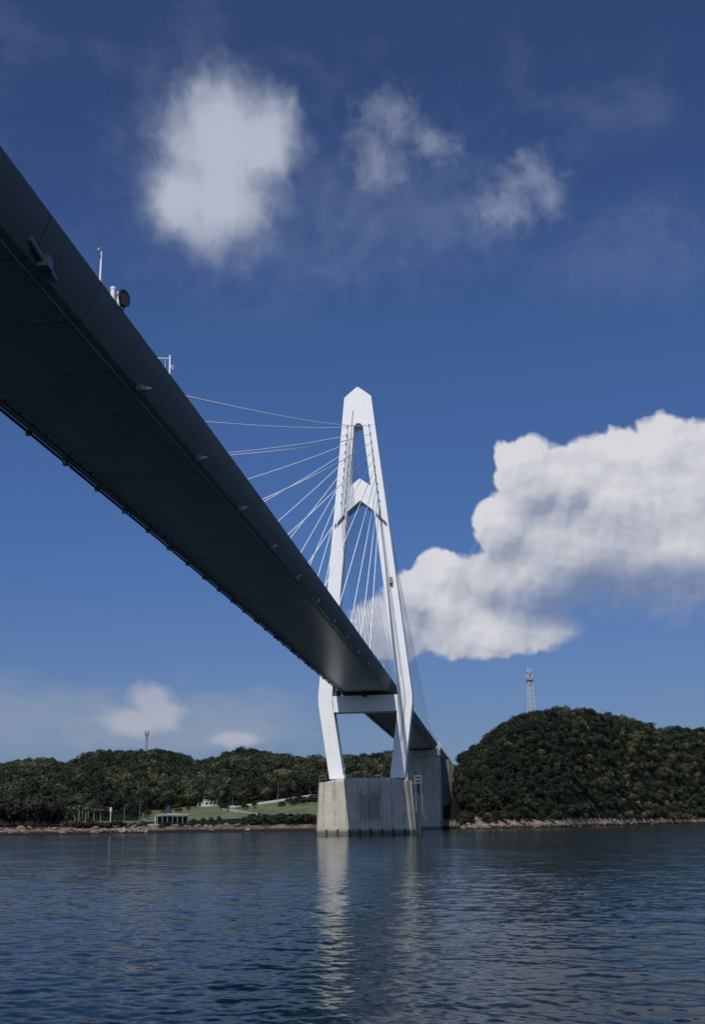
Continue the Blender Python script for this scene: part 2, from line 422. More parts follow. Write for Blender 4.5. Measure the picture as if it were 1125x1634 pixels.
RIDGE = np.array([(-420, 1240), (-200, 1222), (0, 1216), (40, 1211), (80, 1208), (95, 1217), (110, 1214), (150, 1197), (190, 1193), (215, 1198), (250, 1194), (280, 1200),
 (310, 1211), (345, 1208), (360, 1198), (385, 1193), (410, 1193), (440, 1200), (480, 1206), (520, 1209), (560, 1203), (600, 1200), (625, 1195), (670, 1196), (705, 1208),
 (720, 1212), (740, 1193), (775, 1170), (800, 1148), (835, 1131), (870, 1124), (900, 1121), (950, 1130), (1000, 1140), (1030, 1149), (1050, 1158), (1080, 1153),
 (1110, 1160), (1125, 1157), (1300, 1175), (1520, 1235), (1760, 1285)], float)
_ca = np.array([az_of(p) for p in CT[:, 0]])
_ra = np.array([azel(*p)[0] for p in RIDGE])
_re = np.array([azel(*p)[1] for p in RIDGE])
def vnoise(x, y, seed=0):
    """smooth value noise, vectorised"""
    xi, yi = np.floor(x).astype(np.int64), np.floor(y).astype(np.int64); xf, yf = x-xi, y-yi
    def h(a, b):
        n = (a*374761393 + b*668265263 + seed*974711) & 0xffffffff
        n = ((n ^ (n >> 13))*1274126177) & 0xffffffff
        return ((n ^ (n >> 16)) & 0xffff)/65535.
    u, v = xf*xf*(3-2*xf), yf*yf*(3-2*yf)
    return (h(xi, yi)*(1-u)+h(xi+1, yi)*u)*(1-v) + (h(xi, yi+1)*(1-u)+h(xi+1, yi+1)*u)*v
def fbm(x, y, seed=0, o=4):
    s_, a = 0., .5
    for k in range(o): s_ = s_ + a*(vnoise(x*2**k, y*2**k, seed+k)-.5); a *= .5
    return s_
TREE_H = 8.2
def land(az, r, rough=True):
    az = np.asarray(az, float); r = np.asarray(r, float)
    c = [np.interp(az, _ca, CT[:, k]) for k in range(1, 7)]
    r0, rp, zp, rq, zq, r1 = c
    z1 = np.tan(np.interp(az, _ra, _re))*r1 + EYE - TREE_H
    x, y = r*np.sin(az), r*np.cos(az)
    r0 = r0 + 14*fbm(x/38, y/38, 5, 3)
    pts = [(r0-14, -2.5+0*r), (r0, 0*r), (r0+7, 2.6+0*r), (rp, zp), (rq, zq), ((rq+r1)/2, zq+(z1-zq)*.62), (r1, z1), (r1+120, z1*.75), (r1+400, z1*.2)]
    z = np.full(np.broadcast(az, r).shape, -2.5)
    for (ra, za), (rb, zb) in zip(pts[:-1], pts[1:]):
        f = np.clip((r-ra)/np.maximum(rb-ra, 1e-3), 0, 1); z = np.where(r >= ra, za+(zb-za)*f, z)
    z = np.where(r > pts[-1][0], pts[-1][1], z)
    if rough:
        hill = np.clip((r-rq)/60, 0, 1)*np.clip((r1-r)/60+.15, .15, 1)
        z = z + hill*13*fbm(x/85, y/85, 1, 3)
        rock = np.clip(1-np.abs(r-r0-5)/12, 0, 1)
        z = z + rock*2.6*fbm(x/5., y/5., 3, 4)
    return z
def at(px, r, dz=0.):
    a = az_of(px); return Vector((r*math.sin(a), r*math.cos(a), float(land(a, r)) + dz))
def make_ground():
    mm, t, b = mat('shore_ground')
    geo = t.n('ShaderNodeNewGeometry'); g = geo.outputs['Position']; x, y, z = t.xyz(g)
    n = t.noise(g, .10, 6, .62); f = t.noise(g, .9, 6, .7); patch = t.noise(g, .03, 3, .5)
    rock = t.ramp(f, [(.25, (.085, .06, .05)), (.48, (.22, .165, .13)), (.72, (.40, .34, .28))])
    red = t.ramp(f, [(.25, (.045, .031, .026)), (.5, (.125, .082, .064)), (.75, (.25, .19, .15))])
    left = t.sm(x, 60., 10.)
    rock = t.mix(t.m('MULTIPLY', left, t.sm(patch, .35, .6)), rock, red)
    soil = t.ramp(n, [(.3, (.008, .011, .006)), (.55, (.016, .019, .010)), (.8, (.036, .035, .022))])
    zz = t.m('ADD', z, t.m('ADD', t.m('MULTIPLY', t.m('SUBTRACT', f, .5), 2.2), t.m('MULTIPLY', t.m('SUBTRACT', t.noise(g, .13, 4, .6), .42), 5.5)))
    zz = t.m('SUBTRACT', zz, t.sm(x, 20., 60., 0., 1.3))
    zw = t.m('ADD', z, t.m('MULTIPLY', t.m('SUBTRACT', f, .5), 1.6))
    c = t.mix(t.sm(zz, 2.4, 3.6), rock, soil)
    c = t.mix(t.sm(zw, 1.9, .9), c, (.022, .020, .017))
    t.put(b.inputs['Base Color'], c); b.inputs['Roughness'].default_value = .95; b.inputs['Specular IOR Level'].default_value = .08
    bump(t, b, f, .8, .5); return mm
M_ground = make_ground()
def build_land():
    A = np.radians(np.concatenate([np.arange(-27, -18, .5), np.arange(-18, 24, .09), np.arange(24, 34, .5)]))
    tt = np.concatenate([np.linspace(0, .12, 34)[:-1], np.linspace(.12, 1, 60)**1.0])
    r0 = np.interp(A, _ca, CT[:, 1]) - 16; r1 = np.interp(A, _ca, CT[:, 6]) + 420
    R = r0[None] + tt[:, None]*(r1-r0)[None]; AA = np.broadcast_to(A[None], R.shape)
    Z = land(AA, R)
    V = np.stack([R*np.sin(AA), R*np.cos(AA), Z], -1).reshape(-1, 3); nr, na = R.shape
    i = np.arange(nr-1)[:, None]*na; j = np.arange(na-1)[None]
    F = np.stack([i+j, i+j+1, i+na+j+1, i+na+j], -1).reshape(-1, 4)[:, ::-1]
    tag(link('hills', np_mesh('hills', V, F, M_ground, True)), 'wooded coastal hills with a rocky shoreline behind the bridge', 'hill', kind='structure')
build_land()

def patch(name, pxs, fr0, fr1, mat_, lift, kind_label, nr=14):
    """a sheet laid on the land between two ranges (functions of the bearing column)"""
    pxs = np.array(pxs, float); A = np.array([az_of(p) for p in pxs])
    ra = np.array([fr0(p) for p in pxs]); rb = np.array([fr1(p) for p in pxs])
    tt = np.linspace(0, 1, nr)[:, None]; R = ra[None] + tt*(rb-ra)[None]; AA = np.broadcast_to(A[None], R.shape)
    Z = land(AA, R) + lift
    V = np.stack([R*np.sin(AA), R*np.cos(AA), Z], -1).reshape(-1, 3); na = len(A)
    i = np.arange(nr-1)[:, None]*na; j = np.arange(na-1)[None]
    F = np.stack([i+j, i+j+1, i+na+j+1, i+na+j], -1).reshape(-1, 4)[:, ::-1]
    return tag(link(name, np_mesh(name, V, F, mat_, True)), *kind_label, kind='structure')
def make_lawn():
    mm, t, b = mat('mown_grass')
    g = t.n('ShaderNodeNewGeometry').outputs['Position']
    n = t.noise(g, .08, 5, .6); f = t.noise(g, 1.5, 5, .7)
    c = t.ramp(n, [(.3, (.060, .076, .032)), (.5, (.105, .128, .050)), (.72, (.155, .160, .078))])
    t.put(b.inputs['Base Color'], t.mix(t.sm(f, .4, .7, 0., .5), c, (.045, .06, .02))); b.inputs['Roughness'].default_value = .9
    bump(t, b, f, .6, .3); return mm
M_lawn = make_lawn()
ct = lambda k: (lambda p: float(np.interp(p, CT[:, 0], CT[:, k])))
LS = np.linspace
patch('lawn', LS(392, 545, 60), lambda p: ct(2)(p)+8, lambda p: ct(4)(p)-4, M_lawn, .25, ('sunlit green lawn rising to the road behind the pier', 'lawn'))
patch('lawn', LS(225, 394, 80), lambda p: ct(2)(p)+6, lambda p: ct(4)(p)+(10 if p < 350 else -3.6), M_lawn, .25, ('green lawn behind the white roofed shelter', 'lawn'))
patch('lawn', LS(96, 226, 60), lambda p: ct(1)(p)+16, lambda p: ct(2)(p)+18, M_lawn, .25, ('narrow grass terrace under the palm trees', 'lawn'))
patch('road', LS(352, 560, 70), lambda p: ct(4)(p)-3, lambda p: ct(4)(p)+3, M_asph, .55, ('grey road climbing across the lawn', 'road'), 4)

# ------------------------------------------------------------------ the bridge (local axes: x across to the right, y along the deck away from the boat)
bridge = empty('cable_stayed_bridge', TOWER, -AXIS)
tag(bridge, 'cable-stayed bridge with a white A-shaped pylon, concrete pier and dark girder', 'bridge')
C0 = .45                                           # pylon centre line
DS = [(-300, -1.0), (-250, -.75), (-220, -.5), (-190, -.2), (-155, .02), (-100, .05), (0, 0), (90, -.35), (216, -.6)]
def dz(s): return float(np.interp(s, [a for a, _ in DS], [b for _, b in DS]))
def loft(sec, ss, name, mat_, parent, smooth=True):
    n = len(sec); V = []; F = []
    for s in ss: V += [(v, s, z+dz(s)) for v, z in sec]
    for i in range(len(ss)-1):
        for k in range(n): F.append((i*n+k, i*n+(k+1) % n, (i+1)*n+(k+1) % n, (i+1)*n+k))
    b = MB().add(V, F + [tuple(range(n))[::-1], tuple(range((len(ss)-1)*n, len(ss)*n))])
    return b.build(name, mat_, parent, 0, smooth)
ss = [float(q) for q in np.arange(-330, 216.1, 6)] + [216.]
SEC = [(-4.85, 34.32), (6.10, 34.32), (6.44, 34.82), (6.77, 35.38), (7.03, 35.95), (7.21, 36.48), (7.34, 36.98), (7.08, 36.98), (7.08, 36.1),
       (-6.72, 36.1), (-6.72, 36.9), (-6.95, 36.9), (-6.93, 35.75), (-6.42, 35.06)]
girder = loft(SEC, ss, 'girder', M_girder, bridge)
# inspection rail hung under the right corner, with its hangers
rb = MB(); rb.tube([(5.55, s, 34.10+dz(s)) for s in ss[:-1]], .085, 6)
for s in np.arange(-262, 205, 2.6):
    rb.box(5.50, 5.60, s-.05, s+.05, 34.10+dz(s), 34.36+dz(s)); rb.box(5.60, 5.80, s-.04, s+.04, 34.18+dz(s), 34.26+dz(s))
rb.build('inspection_rail', M_hang, girder)
pb = MB(); pb.tube([(-6.62, s, 35.02+dz(s)) for s in ss[:-1]], .13, 7)
for s in np.arange(-262, 205, 8.2): pb.box(-6.86, -6.42, s-.22, s+.22, 34.80+dz(s), 35.22+dz(s))
pb.build('drain_pipe', M_fit, girder, 0, True)
qb = MB(); qb.tube([(-4.6, s, 34.12+dz(s)) for s in ss[:-1]], .07, 6)
for s in np.arange(-262, 205, 2.6): qb.box(-4.66, -4.54, s-.05, s+.05, 34.10+dz(s), 34.36+dz(s))
qb.build('inspection_rail', M_dark, girder)
rd = MB(); rd.add([(v, s, 36.12+dz(s)) for s in ss[:-1] for v in (-6.6, 7.0)], [(2*i, 2*i+1, 2*i+3, 2*i+2) for i in range(len(ss)-2)])
rd.build('roadway', M_asph, bridge)
# pylon
ZF, ZK, ZS, ZA = 13.2, 32.2, 112.95, 115.8
def outer(z): return 9.2 + (11.87-9.2)*(z-ZF)/(ZK-ZF) if z < ZK else 11.87 - (11.87-3.66)*(z-ZK)/(ZS-ZK)
def inner(z): return 5.62 + (8.30-5.62)*(z-ZF)/(ZK-ZF) if z < ZK else 8.30 - (8.30-1.18)*(z-ZK)/(104.5-ZK)
Y0, Y1 = -3.0, 1.9
legs = []
for sd in (-1, 1):
    zs = [ZF, ZK-3.5, ZK-1.2, ZK, ZK+1.2, ZK+3.5] + [float(q) for q in np.linspace(42, 104.5, 8)]
    def sm_(fn, z):                                   # soften the knee a little
        return fn(z) if abs(z-ZK) > 2 else .5*(fn(z-1.1)+fn(z+1.1))
    poly = [(C0+sd*sm_(outer, z), z) for z in zs] + [(C0+sd*sm_(inner, z), z) for z in zs[::-1]]
    lg = MB().prism(poly, 'y', Y0, Y1).build('pylon_leg', M_white, bridge, .10)
    legs.append(lg)
cap = [(-outer(104.5), 104.5), (-3.66, ZS), (-.25, ZA), (.25, ZA), (3.66, ZS), (outer(104.5), 104.5), (1.18, 104.5), (.5, 105.25), (-.5, 105.25), (-1.18, 104.5)]
MB().prism([(C0+a, b) for a, b in cap], 'y', Y0, Y1).build('pylon_cap', M_white, bridge, .10)
z1, z2 = 87.75, 80.9
xb = [(-inner(z1), z1), (-.1, 89.9), (.1, 89.9), (inner(z1), z1), (inner(z2), z2), (.1, 83.75), (-.1, 83.75), (-inner(z2), z2)]
MB().prism([(C0+a, b) for a, b in xb], 'y', Y0+.25, Y1-.25).build('upper_cross_beam', M_white, bridge, .05)
lb = [(-inner(33.3), 33.3), (inner(33.3), 33.3), (inner(29.3), 29.3), (-inner(29.3), 29.3)]
lbeam = MB().prism([(C0+a, b) for a, b in lb], 'y', Y0+.3, Y1-.3).build('lower_cross_beam', M_white, bridge, .04)
for v, w in ((-4.2, .8), (.3, .75), (5.2, .8)):
    MB().box(v-w, v+w, -1.6, -.91, 33.31, 33.75).box(v-w*.75, v+w*.75, -1.3, -.92, 33.75, 34.3).build('bearing', M_dark, lbeam)
MB().box(-4.4, 7.7, -.9, .5, 33.32, 34.29).build('bearing_housing', M_dark, lbeam)
MB().box(-.1, 1.0, -3.05, -2.72, 32.9, 33.9).build('stopper', M_dark, lbeam)
MB().box(-6.9, -6.1, -2.6, 1.4, 33.32, 34.7).build('damper', M_dark, lbeam)
# cable anchor openings on the front and back of each leg
NC = 10
SA = [47.5+16.6*i for i in range(NC)]
def tz(i): return 83.2 + 2.36*i
def tv(z, sd): return C0 + sd*(.48*inner(z)+.52*outer(z))
hole = MB().box(-.16, .16, -.06, .14, -.42, .42).mesh('anchor_opening', M_hole)
for li, sd in enumerate((-1, 1)):
    for i in range(NC):
        for yy in (Y0, Y1):
            z = tz(i); o = link('anchor_opening', hole, legs[li]); o.location = (tv(z, sd), yy+(-.03 if yy == Y0 else -.05), z)
def rail_on_leg(sd, frac, za, zb, wid, parent, name='access_rail', mt=None):
    n = 26; dp = .10 if mt else .16; b = MB(); V = []
    for i in range(n+1):
        z = za+(zb-za)*i/n; c = C0+sd*(inner(z)+(outer(z)-inner(z))*frac)
        V += [(c-wid, Y0-dp, z), (c+wid, Y0-dp, z), (c+wid, Y0-.005, z), (c-wid, Y0-.005, z)]
    F = []
    for i in range(n):
        for k in range(4): F.append((i*4+k, i*4+(k+1) % 4, (i+1)*4+(k+1) % 4, (i+1)*4+k))
    b.add(V, F+[(0, 1, 2, 3), (n*4+3, n*4+2, n*4+1, n*4)]); b.build(name, mt or M_grey, parent)
rail_on_leg(-1, .18, 79., 109., .10, legs[0])
M_strip = plain('grey_strip_paint', (.52, .53, .55), .5, .1)  # light grey strip down the front of the right leg
rail_on_leg(1, .48, 22., 82.2, .30, legs[1], 'grey_strip', M_strip); rail_on_leg(1, .41, 38., 82.2, .07, legs[1])
# small slanting inspection platforms under the anchor rows
for li, sd in enumerate((-1, 1)):
    a, b_ = (inner(79.8)+.5, 80.2), (outer(77.2)-.5, 77.4)
    q = [(C0+sd*a[0], a[1]), (C0+sd*b_[0], b_[1]), (C0+sd*b_[0], b_[1]-.45), (C0+sd*a[0], a[1]-.45)]
    MB().prism(q, 'y', Y0-.65, Y0-.01).build('inspection_platform', M_grey, legs[li])
g = MB(); zc = 62.0; c = C0+inner(zc)+.5*(outer(zc)-inner(zc))
g.box(c-.05, c+.75, Y0-.95, Y0-.17, zc-.8, zc+.8); g.build('service_lift', M_grey, legs[1], .05)

# stay cables, both planes, both spans
cab = {}
for sd, vd in ((1, 6.52), (-1, -6.15)):
    for dr in (-1, 1):
        for i in range(NC):
            s = dr*SA[i]; z = tz(i)
            a = Vector((vd, s, 34.6+dz(min(s, 210)))); b_ = Vector((tv(z, sd), Y0-.01 if dr < 0 else Y1+.01, z))
            n = 12; L = (b_-a).length; pts = []
            for k in range(n+1):
                f = k/n; p = a.lerp(b_, f); p.z -= 4*f*(1-f)*L*.0022*L/100; pts.append(p)
            MB().tube(pts, .080 if dr < 0 else .058, 6).build('stay_cable', M_cable, bridge, 0, True)
            if sd == 1 or dr < 0:
                d = (b_-a).normalized(); k0 = a - d*.9
                k0.x = vd-.12 if sd == 1 else vd+.05; k0.z = 34.22+dz(min(s, 210)) if sd == 1 else 34.75+dz(min(s, 210))
                MB().tube([k0-d*.5, k0-d*.45, k0+d*1.1, k0+d*1.9], .21, 9, .15).box(k0.x-.34, k0.x+.08, k0.y-.1, k0.y+.5, k0.z+.0, k0.z+.34).build('cable_anchor', M_hang, girder, 0, True)

# tower pier: battered concrete block with a low mound of a cap
def taper(b, top, bot, zt, zb):
    n = len(top); V = [(x, y, zb) for x, y in bot]+[(x, y, zt) for x, y in top]
    return b.add(V, [tuple(range(n))[::-1], tuple(range(n, 2*n))]+[(i, (i+1) % n, n+(i+1) % n, n+i) for i in range(n)])
def octa(hx, y0, y1, ch): return [(C0-hx+ch, y0), (C0+hx-ch, y0), (C0+hx, y0+ch), (C0+hx, y1-ch), (C0+hx-ch, y1), (C0-hx+ch, y1), (C0-hx, y1-ch), (C0-hx, y0+ch)]
pier = MB(); taper(pier, octa(11.15, -7.6, 7.6, .5), octa(12.2, -8.5, 8.5, .6), 12.35, -5)
taper(pier, octa(6.2, -6.6, 6.6, .5), octa(9.9, -7.5, 7.5, .5), 13.25, 12.352)
pier = pier.build('tower_pier', M_conc, bridge, .07)
for v in np.arange(-4.5, 4.6, 1.):
    x = C0+v*2.66
    MB().box(x-.16, x+.16, -8.66, -8.20, -1.0, 1.55).build('fender_post', M_tyre, pier, .03)
for k in range(5): MB().box(C0+12.0, C0+12.38, -7+k*3.3-.16, -7+k*3.3+.16, -1, 1.55).build('fender_post', M_tyre, pier, .03)
b = MB()
for x in (-11.0, -9.4): b.tube([(C0+x, -7.3, 12.3), (C0+x, -7.3, 13.9)], .06, 6)
b.tube([(C0-11.0, -7.3, 13.85), (C0-9.4, -7.3, 13.85)], .05, 6); b.tube([(C0-11.0, -7.3, 13.1), (C0-9.4, -7.3, 13.1)], .05, 6)
b.tube([(C0-11.0, -7.3, 13.85), (C0-11.0, 7.0, 13.85)], .05, 6); b.build('handrail', M_galv, pier)
b = MB(); b.box(-5.0, -4.3, -5.6, -5.0, 13.2, 14.1).tube([(-4.65, -5.3, 14.1), (-4.65, -5.3, 15.2)], .07, 7).tube([(-4.65, -5.3, 15.2), (-4.65, -5.3, 15.9)], .30, 10); b.build('pier_lantern', M_rail, pier, 0, True)
# landing stage and ladder on the right flank of the pier
b = MB(); X0, X1 = C0+11.6, C0+13.4
for x in (X0+.3, X1):
    for y in (-6.4, -4.6): b.tube([(x, y, 5.2), (x, y, 13.6)], .07, 6)
for z in (13.5, 12.7): b.tube([(X0, -6.4, z), (X1, -6.4, z), (X1, -4.6, z), (X0, -4.6, z)], .05, 6)
b.box(X0-.3, X1+.1, -6.5, -4.5, 11.75, 11.9)
for k in range(22): b.tube([(X1, -6.4, 5.2+.3*k), (X1, -5.6, 5.2+.3*k)], .03, 5)
b.tube([(X1, -6.4, 5.2), (X1+.9, -6.4, 3.4)], .09, 6); b.build('access_ladder', M_galv, pier)
MB().box(C0+12.25, C0+12.75, -4.4, -3.5, -.6, 11.6).build('cable_duct', M_dark, pier, .04)

# side pier carrying the end of the girder, then the short approach spans onto the hill
sp_ = MB()
sp_.prism([(-6.6, 206.5), (8.0, 206.5), (8.3, 207.2), (8.3, 221), (7.8, 222), (-6.6, 222), (-7.0, 221.2), (-7.0, 207.2)], 'z', -5, 30.6)
sp_.prism([(-6.9, 206.0), (8.1, 206.0), (8.6, 206.8), (8.6, 221.6), (8.1, 222.6), (-6.9, 222.6), (-7.4, 221.8), (-7.4, 206.8)], 'z', 30.6, 33.3)
sp_ = sp_.build('side_pier', M_conc2, bridge, .08)
for v in (-3.2, 1.2, 5.6): MB().box(v-.28, v+.28, 206.22, 206.495, -2, 30.55).build('pilaster', M_conc2, sp_)
for v in (4.0, -4.0): MB().box(v, v+1.2, 206.6, 207.8, 33.31, 33.68).build('bearing', M_dark, sp_)
for s, w, hz in ((262., 11.2, 31.8), (304., 11.6, 31.8)):
    MB().prism([(-7.0, s-3.), (w-1.0, s-3.), (w, s-2.), (w, s+2.2), (w-1., s+3.), (-7., s+3.)], 'z', -5, hz).build('approach_pier', M_concShade, bridge, .08)
ap = MB().prism([(-6.2, 33.32), (7.3, 31.9), (8.6, 33.9), (8.7, 35.0), (8.4, 35.0), (8.4, 34.3), (-6.9, 34.3), (-6.9, 35.0), (-7.1, 35.0), (-7.1, 34.0)], 'y', 216.4, 352).build('approach_girder', M_conc2, bridge, .04)
def fence(name, v, s0, s1, zb, h, step, parent, curve=0., rails=3):
    b = MB(); n = int((s1-s0)/step)
    for i in range(n+1):
        s = s0+i*step
        pts = [(v, s, zb)] + ([(v, s, zb+h*.7), (v-curve*.4, s, zb+h*.93), (v-curve, s, zb+h)] if curve else [(v, s, zb+h)])
        b.tube(pts, .06, 5)
    for k in range(rails):
        z = zb+h*(k+1)/rails*.98; b.tube([(v-(curve if curve and k == rails-1 else 0), s0, z), (v-(curve if curve and k == rails-1 else 0), s1, z)], .06, 5)
    return b.build(name, M_rail, parent)
fence('white_fence', 8.55, 217, 330, 34.95, 2.3, 5., ap, 1.2, 4)
fence('white_fence', 7.2, 150, 215.5, 36.6, 1.3, 4., girder, 0, 2)
# a pair of curved white gate frames on the deck before the pylon
for s in (-68., -60.):
    b = MB(); pts = [(7.0-1.4*(1-math.cos(a)), s, 37.0+dz(s)+3.0*math.sin(a)) for a in np.linspace(0, math.pi*.62, 9)]
    b.tube(pts, .10, 6); b.tube([(7.0, s, 36.9), (7.0, s, 38.6)], .07, 6); b.build('curved_frame', M_rail, girder, 0, True)
fence('white_fence', 7.2, -22, -4, 36.9, 1.5, 2.25, girder, 0, 2)

# ------------------------------------------------------------------ things standing on the deck edge
def on_bridge(v, s, z): return bridge.matrix_basis @ Vector((v, s, z))
bridge_m = Matrix.Translation(TOWER) @ Matrix.Rotation(-AXIS, 4, 'Z')
def deck_root(name, v, s, z, label, cat):
    e = empty(name, bridge_m @ Vector((v, s, z)), -AXIS); return tag(e, label, cat)
e = deck_root('camera_pole', 7.21, -208.9, 36.98+dz(-209), 'slim white pole with small hooked arm on the parapet, left of the round board', 'pole')
b = MB(); b.tube([(0, 0, 0), (0, 0, 2.25)], .075, 10, .055); b.box(-.12, .12, -.12, .12, 0, .06); b.build('pole', M_rail, e, 0, True)
b = MB(); b.tube([(0, 0, 2.22), (-.05, -.12, 2.36), (-.08, -.28, 2.36), (-.09, -.34, 2.24)], .04, 7); b.build('arm', M_rail, e, 0, True)
MB().tube([(-.09, -.34, 2.26), (-.10, -.36, 2.08)], .075, 9).build('camera_head', M_grey, e, 0, True)
def make_board():
    mm, t, b = mat('striped_board')
    g = t.n('ShaderNodeTexCoord').outputs['Object']; x, y, z = t.xyz(g)
    stripe = t.sm(t.m('PINGPONG', t.m('ADD', y, .0), .15), .075, .09)
    rim = t.sm(t.v('LENGTH', t.comb(0., y, z), out=1), .50, .53)
    c = t.mix(stripe, (.16, .075, .06), (.02, .018, .02)); c = t.mix(rim, c, (.012, .012, .016))
    t.put(b.inputs['Base Color'], c); b.inputs['Roughness'].default_value = .5; return mm
e = deck_root('navigation_board', 7.5, -205.3, 37.45+dz(-205), 'round dark navigation board with vertical reddish stripes on the bridge parapet', 'sign')
e.rotation_euler = (0, 0, -AXIS-rad(16))
MB().disc((.02, 0, .18), (1, 0, 0), .62, .16, 36).build('board', make_board(), e, .015)
b = MB(); b.box(-.34, -.02, -.42, -.30, -.55, .55).box(-.34, -.02, .2, .32, -.55, .3).box(-.28, -.02, -.42, .32, .2, .3).box(-.28, -.02, -.42, .32, -.35, -.25); b.build('bracket', M_rail, e)
MB().tube([(-.30, -.75, -.3), (-.30, -.75, .55)], .17, 12).tube([(-.30, -.75, .55), (-.30, -.75, .72)], .20, 12).tube([(-.30, -.75, .10), (-.30, -.40, .10)], .05, 6).build('lamp_housing', M_rail, e, 0, True)
e = deck_root('signal_post', 7.21, -193.3, 36.98+dz(-193), 'white post with a side arm and small dish on the parapet, before the first cables', 'pole')
b = MB(); b.tube([(0, 0, 0), (0, 0, 1.75)], .075, 10, .065); b.build('post', M_rail, e, 0, True)
b = MB(); b.tube([(0, 0, 1.48), (-.9, -.35, 1.42)], .045, 7); b.tube([(-.9, -.35, 1.42), (-.9, -.35, -.1)], .04, 7); b.tube([(-.35, -.13, 1.4), (-.35, -.13, .3)], .015, 5); b.build('arm', M_rail, e, 0, True)
MB().disc((.14, .05, .72), (.9, -.4, 0), .20, .07, 16).tube([(0, 0, .72), (.16, .05, .72)], .03, 6).build('dish', M_rail, e)
e = deck_root('under_deck_lamp', 6.55, -216.2, 34.0, 'pale lamp fitting hung under the lower edge of the girder at far left', 'lamp')
b = MB(); b.tube([(0, -1.5, .42), (0, .3, .12)], .14, 9); b.box(-.28, .28, -.1, .5, -.15, .4); e.scale = (1.25, 1.3, 1.25); b.build('bracket', M_hang, e)
MB().tube([(0, .5, .05), (0, 1.15, -.05), (0, 1.4, -.08)], .20, 12, .16).build('lamp_body', M_hang, e, 0, True)

# ------------------------------------------------------------------ trees
def make_leaf(name, stops, rnd=.35):
    mm, t, b = mat(name)
    a = t.n('ShaderNodeAttribute', attribute_name='tint').outputs['Fac']
    oi = t.n('ShaderNodeObjectInfo').outputs['Random']
    f = t.m('ADD', a, t.m('MULTIPLY', t.m('SUBTRACT', oi, .5), rnd))
    t.put(b.inputs['Base Color'], t.ramp(f, stops)); b.inputs['Roughness'].default_value = .75
    b.inputs['Specular IOR Level'].default_value = .2
    return mm
GREEN = [(0., (.007, .010, .007)), (.3, (.011, .016, .010)), (.58, (.021, .0285, .0155)), (.84, (.046, .057, .028)), (1., (.10, .108, .058))]
M_leaf = make_leaf('broadleaf_foliage', GREEN, .5)
M_leafD = make_leaf('dark_foliage', [(0., (.012, .016, .010)), (.5, (.024, .030, .017)), (1., (.055, .058, .032))])
M_palm = make_leaf('palm_fronds', [(0., (.05, .068, .03)), (.5, (.09, .115, .05)), (1., (.14, .155, .08))])
M_bark = plain('bark', (.10, .085, .07), .9, .4, 3.)
M_barkP = plain('pale_bark', (.22, .20, .165), .9, .3, 3.)
def crown_arrays(rng, H, Wd, nq, leaf, lob=9):
    """leaf-sized faces spread through an irregular lobed crown; returns quads and per-vertex tint"""
    cs = []
    for k in range(lob):
        a = rng.random()*6.28; q = rng.random()**.6
        rr = Wd*.5*q*.62; zz = H*(.50+.34*rng.random()*(1-.35*q))
        cs.append((rr*math.cos(a), rr*math.sin(a), zz, Wd*(.17+.14*rng.random()), .16+.62*rng.random()))
    cs.append((0, 0, H*.62, Wd*.32, .42)); cs.append((Wd*.05, 0, H*.42, Wd*.36, .32))
    cs = np.array(cs); w = cs[:, 3]**2; pick = rng.choice(len(cs), nq, p=w/w.sum())
    d = rng.normal(size=(nq, 3)); d /= np.linalg.norm(d, axis=1)[:, None]
    rad_ = cs[pick, 3]*(.70+.36*rng.random(nq))
    c = cs[pick, :3] + d*rad_[:, None]*np.array([1, 1, .82]); c[:, 2] = np.maximum(c[:, 2], .4)
    nn = d + rng.normal(size=(nq, 3))*.20; nn /= np.linalg.norm(nn, axis=1)[:, None]
    t1 = np.cross(nn, rng.normal(size=(nq, 3))); t1 /= np.linalg.norm(t1, axis=1)[:, None]; t2 = np.cross(nn, t1)
    sz = leaf*(.55+.8*rng.random(nq))[:, None]
    q = np.stack([c-t1*sz, c-t2*sz*.7, c+t1*sz, c+t2*sz*.7], 1).reshape(-1, 3)
    tint = np.repeat(cs[pick, 4]*.72 + .12*rng.random(nq), 4)
    return q, tint
KINDS = []
for k in range(7):
    KINDS.append(crown_arrays(np.random.default_rng(100+k), 8.6+.5*(k % 4), 7.8+.6*(k % 3), 400, .50, 8+k % 4))
def trunk_arrays(h, r):
    b = MB(); b.tube([(0, 0, -1.0), (.1, 0, h*.3), (.0, .1, h*.62)], r, 6, r*.5)
    b.tube([(.05, .03, h*.35), (h*.14, .1, h*.6)], r*.5, 5, r*.25); b.tube([(.03, .03, h*.4), (-h*.12, -.2, h*.62)], r*.5, 5, r*.25)
    return b
def quads_mesh(name, q, tint, m_):
    return np_mesh(name, q, np.arange(len(q)).reshape(-1, 4), m_, False, tint)
CROWN = [quads_mesh('crown', q, t_, M_leaf) for q, t_ in KINDS]
CROWND = [quads_mesh('crown', q, t_, M_leafD) for q, t_ in KINDS]
TRUNK = trunk_arrays(8, .22).mesh('trunk', M_bark)
def tree(px, r, sc, rz, label, group, dark=False, k=0, name='broadleaf_tree', pos=None, sx=1.):
    p = pos if pos is not None else at(px, r)
    e = empty(name, p - Vector((0, 0, .2)), rz); e.scale = (sc*sx, sc*sx, sc); tag(e, label, 'tree', group)
    link('crown', (CROWND if dark else CROWN)[k], e); link('trunk', TRUNK, e); return e

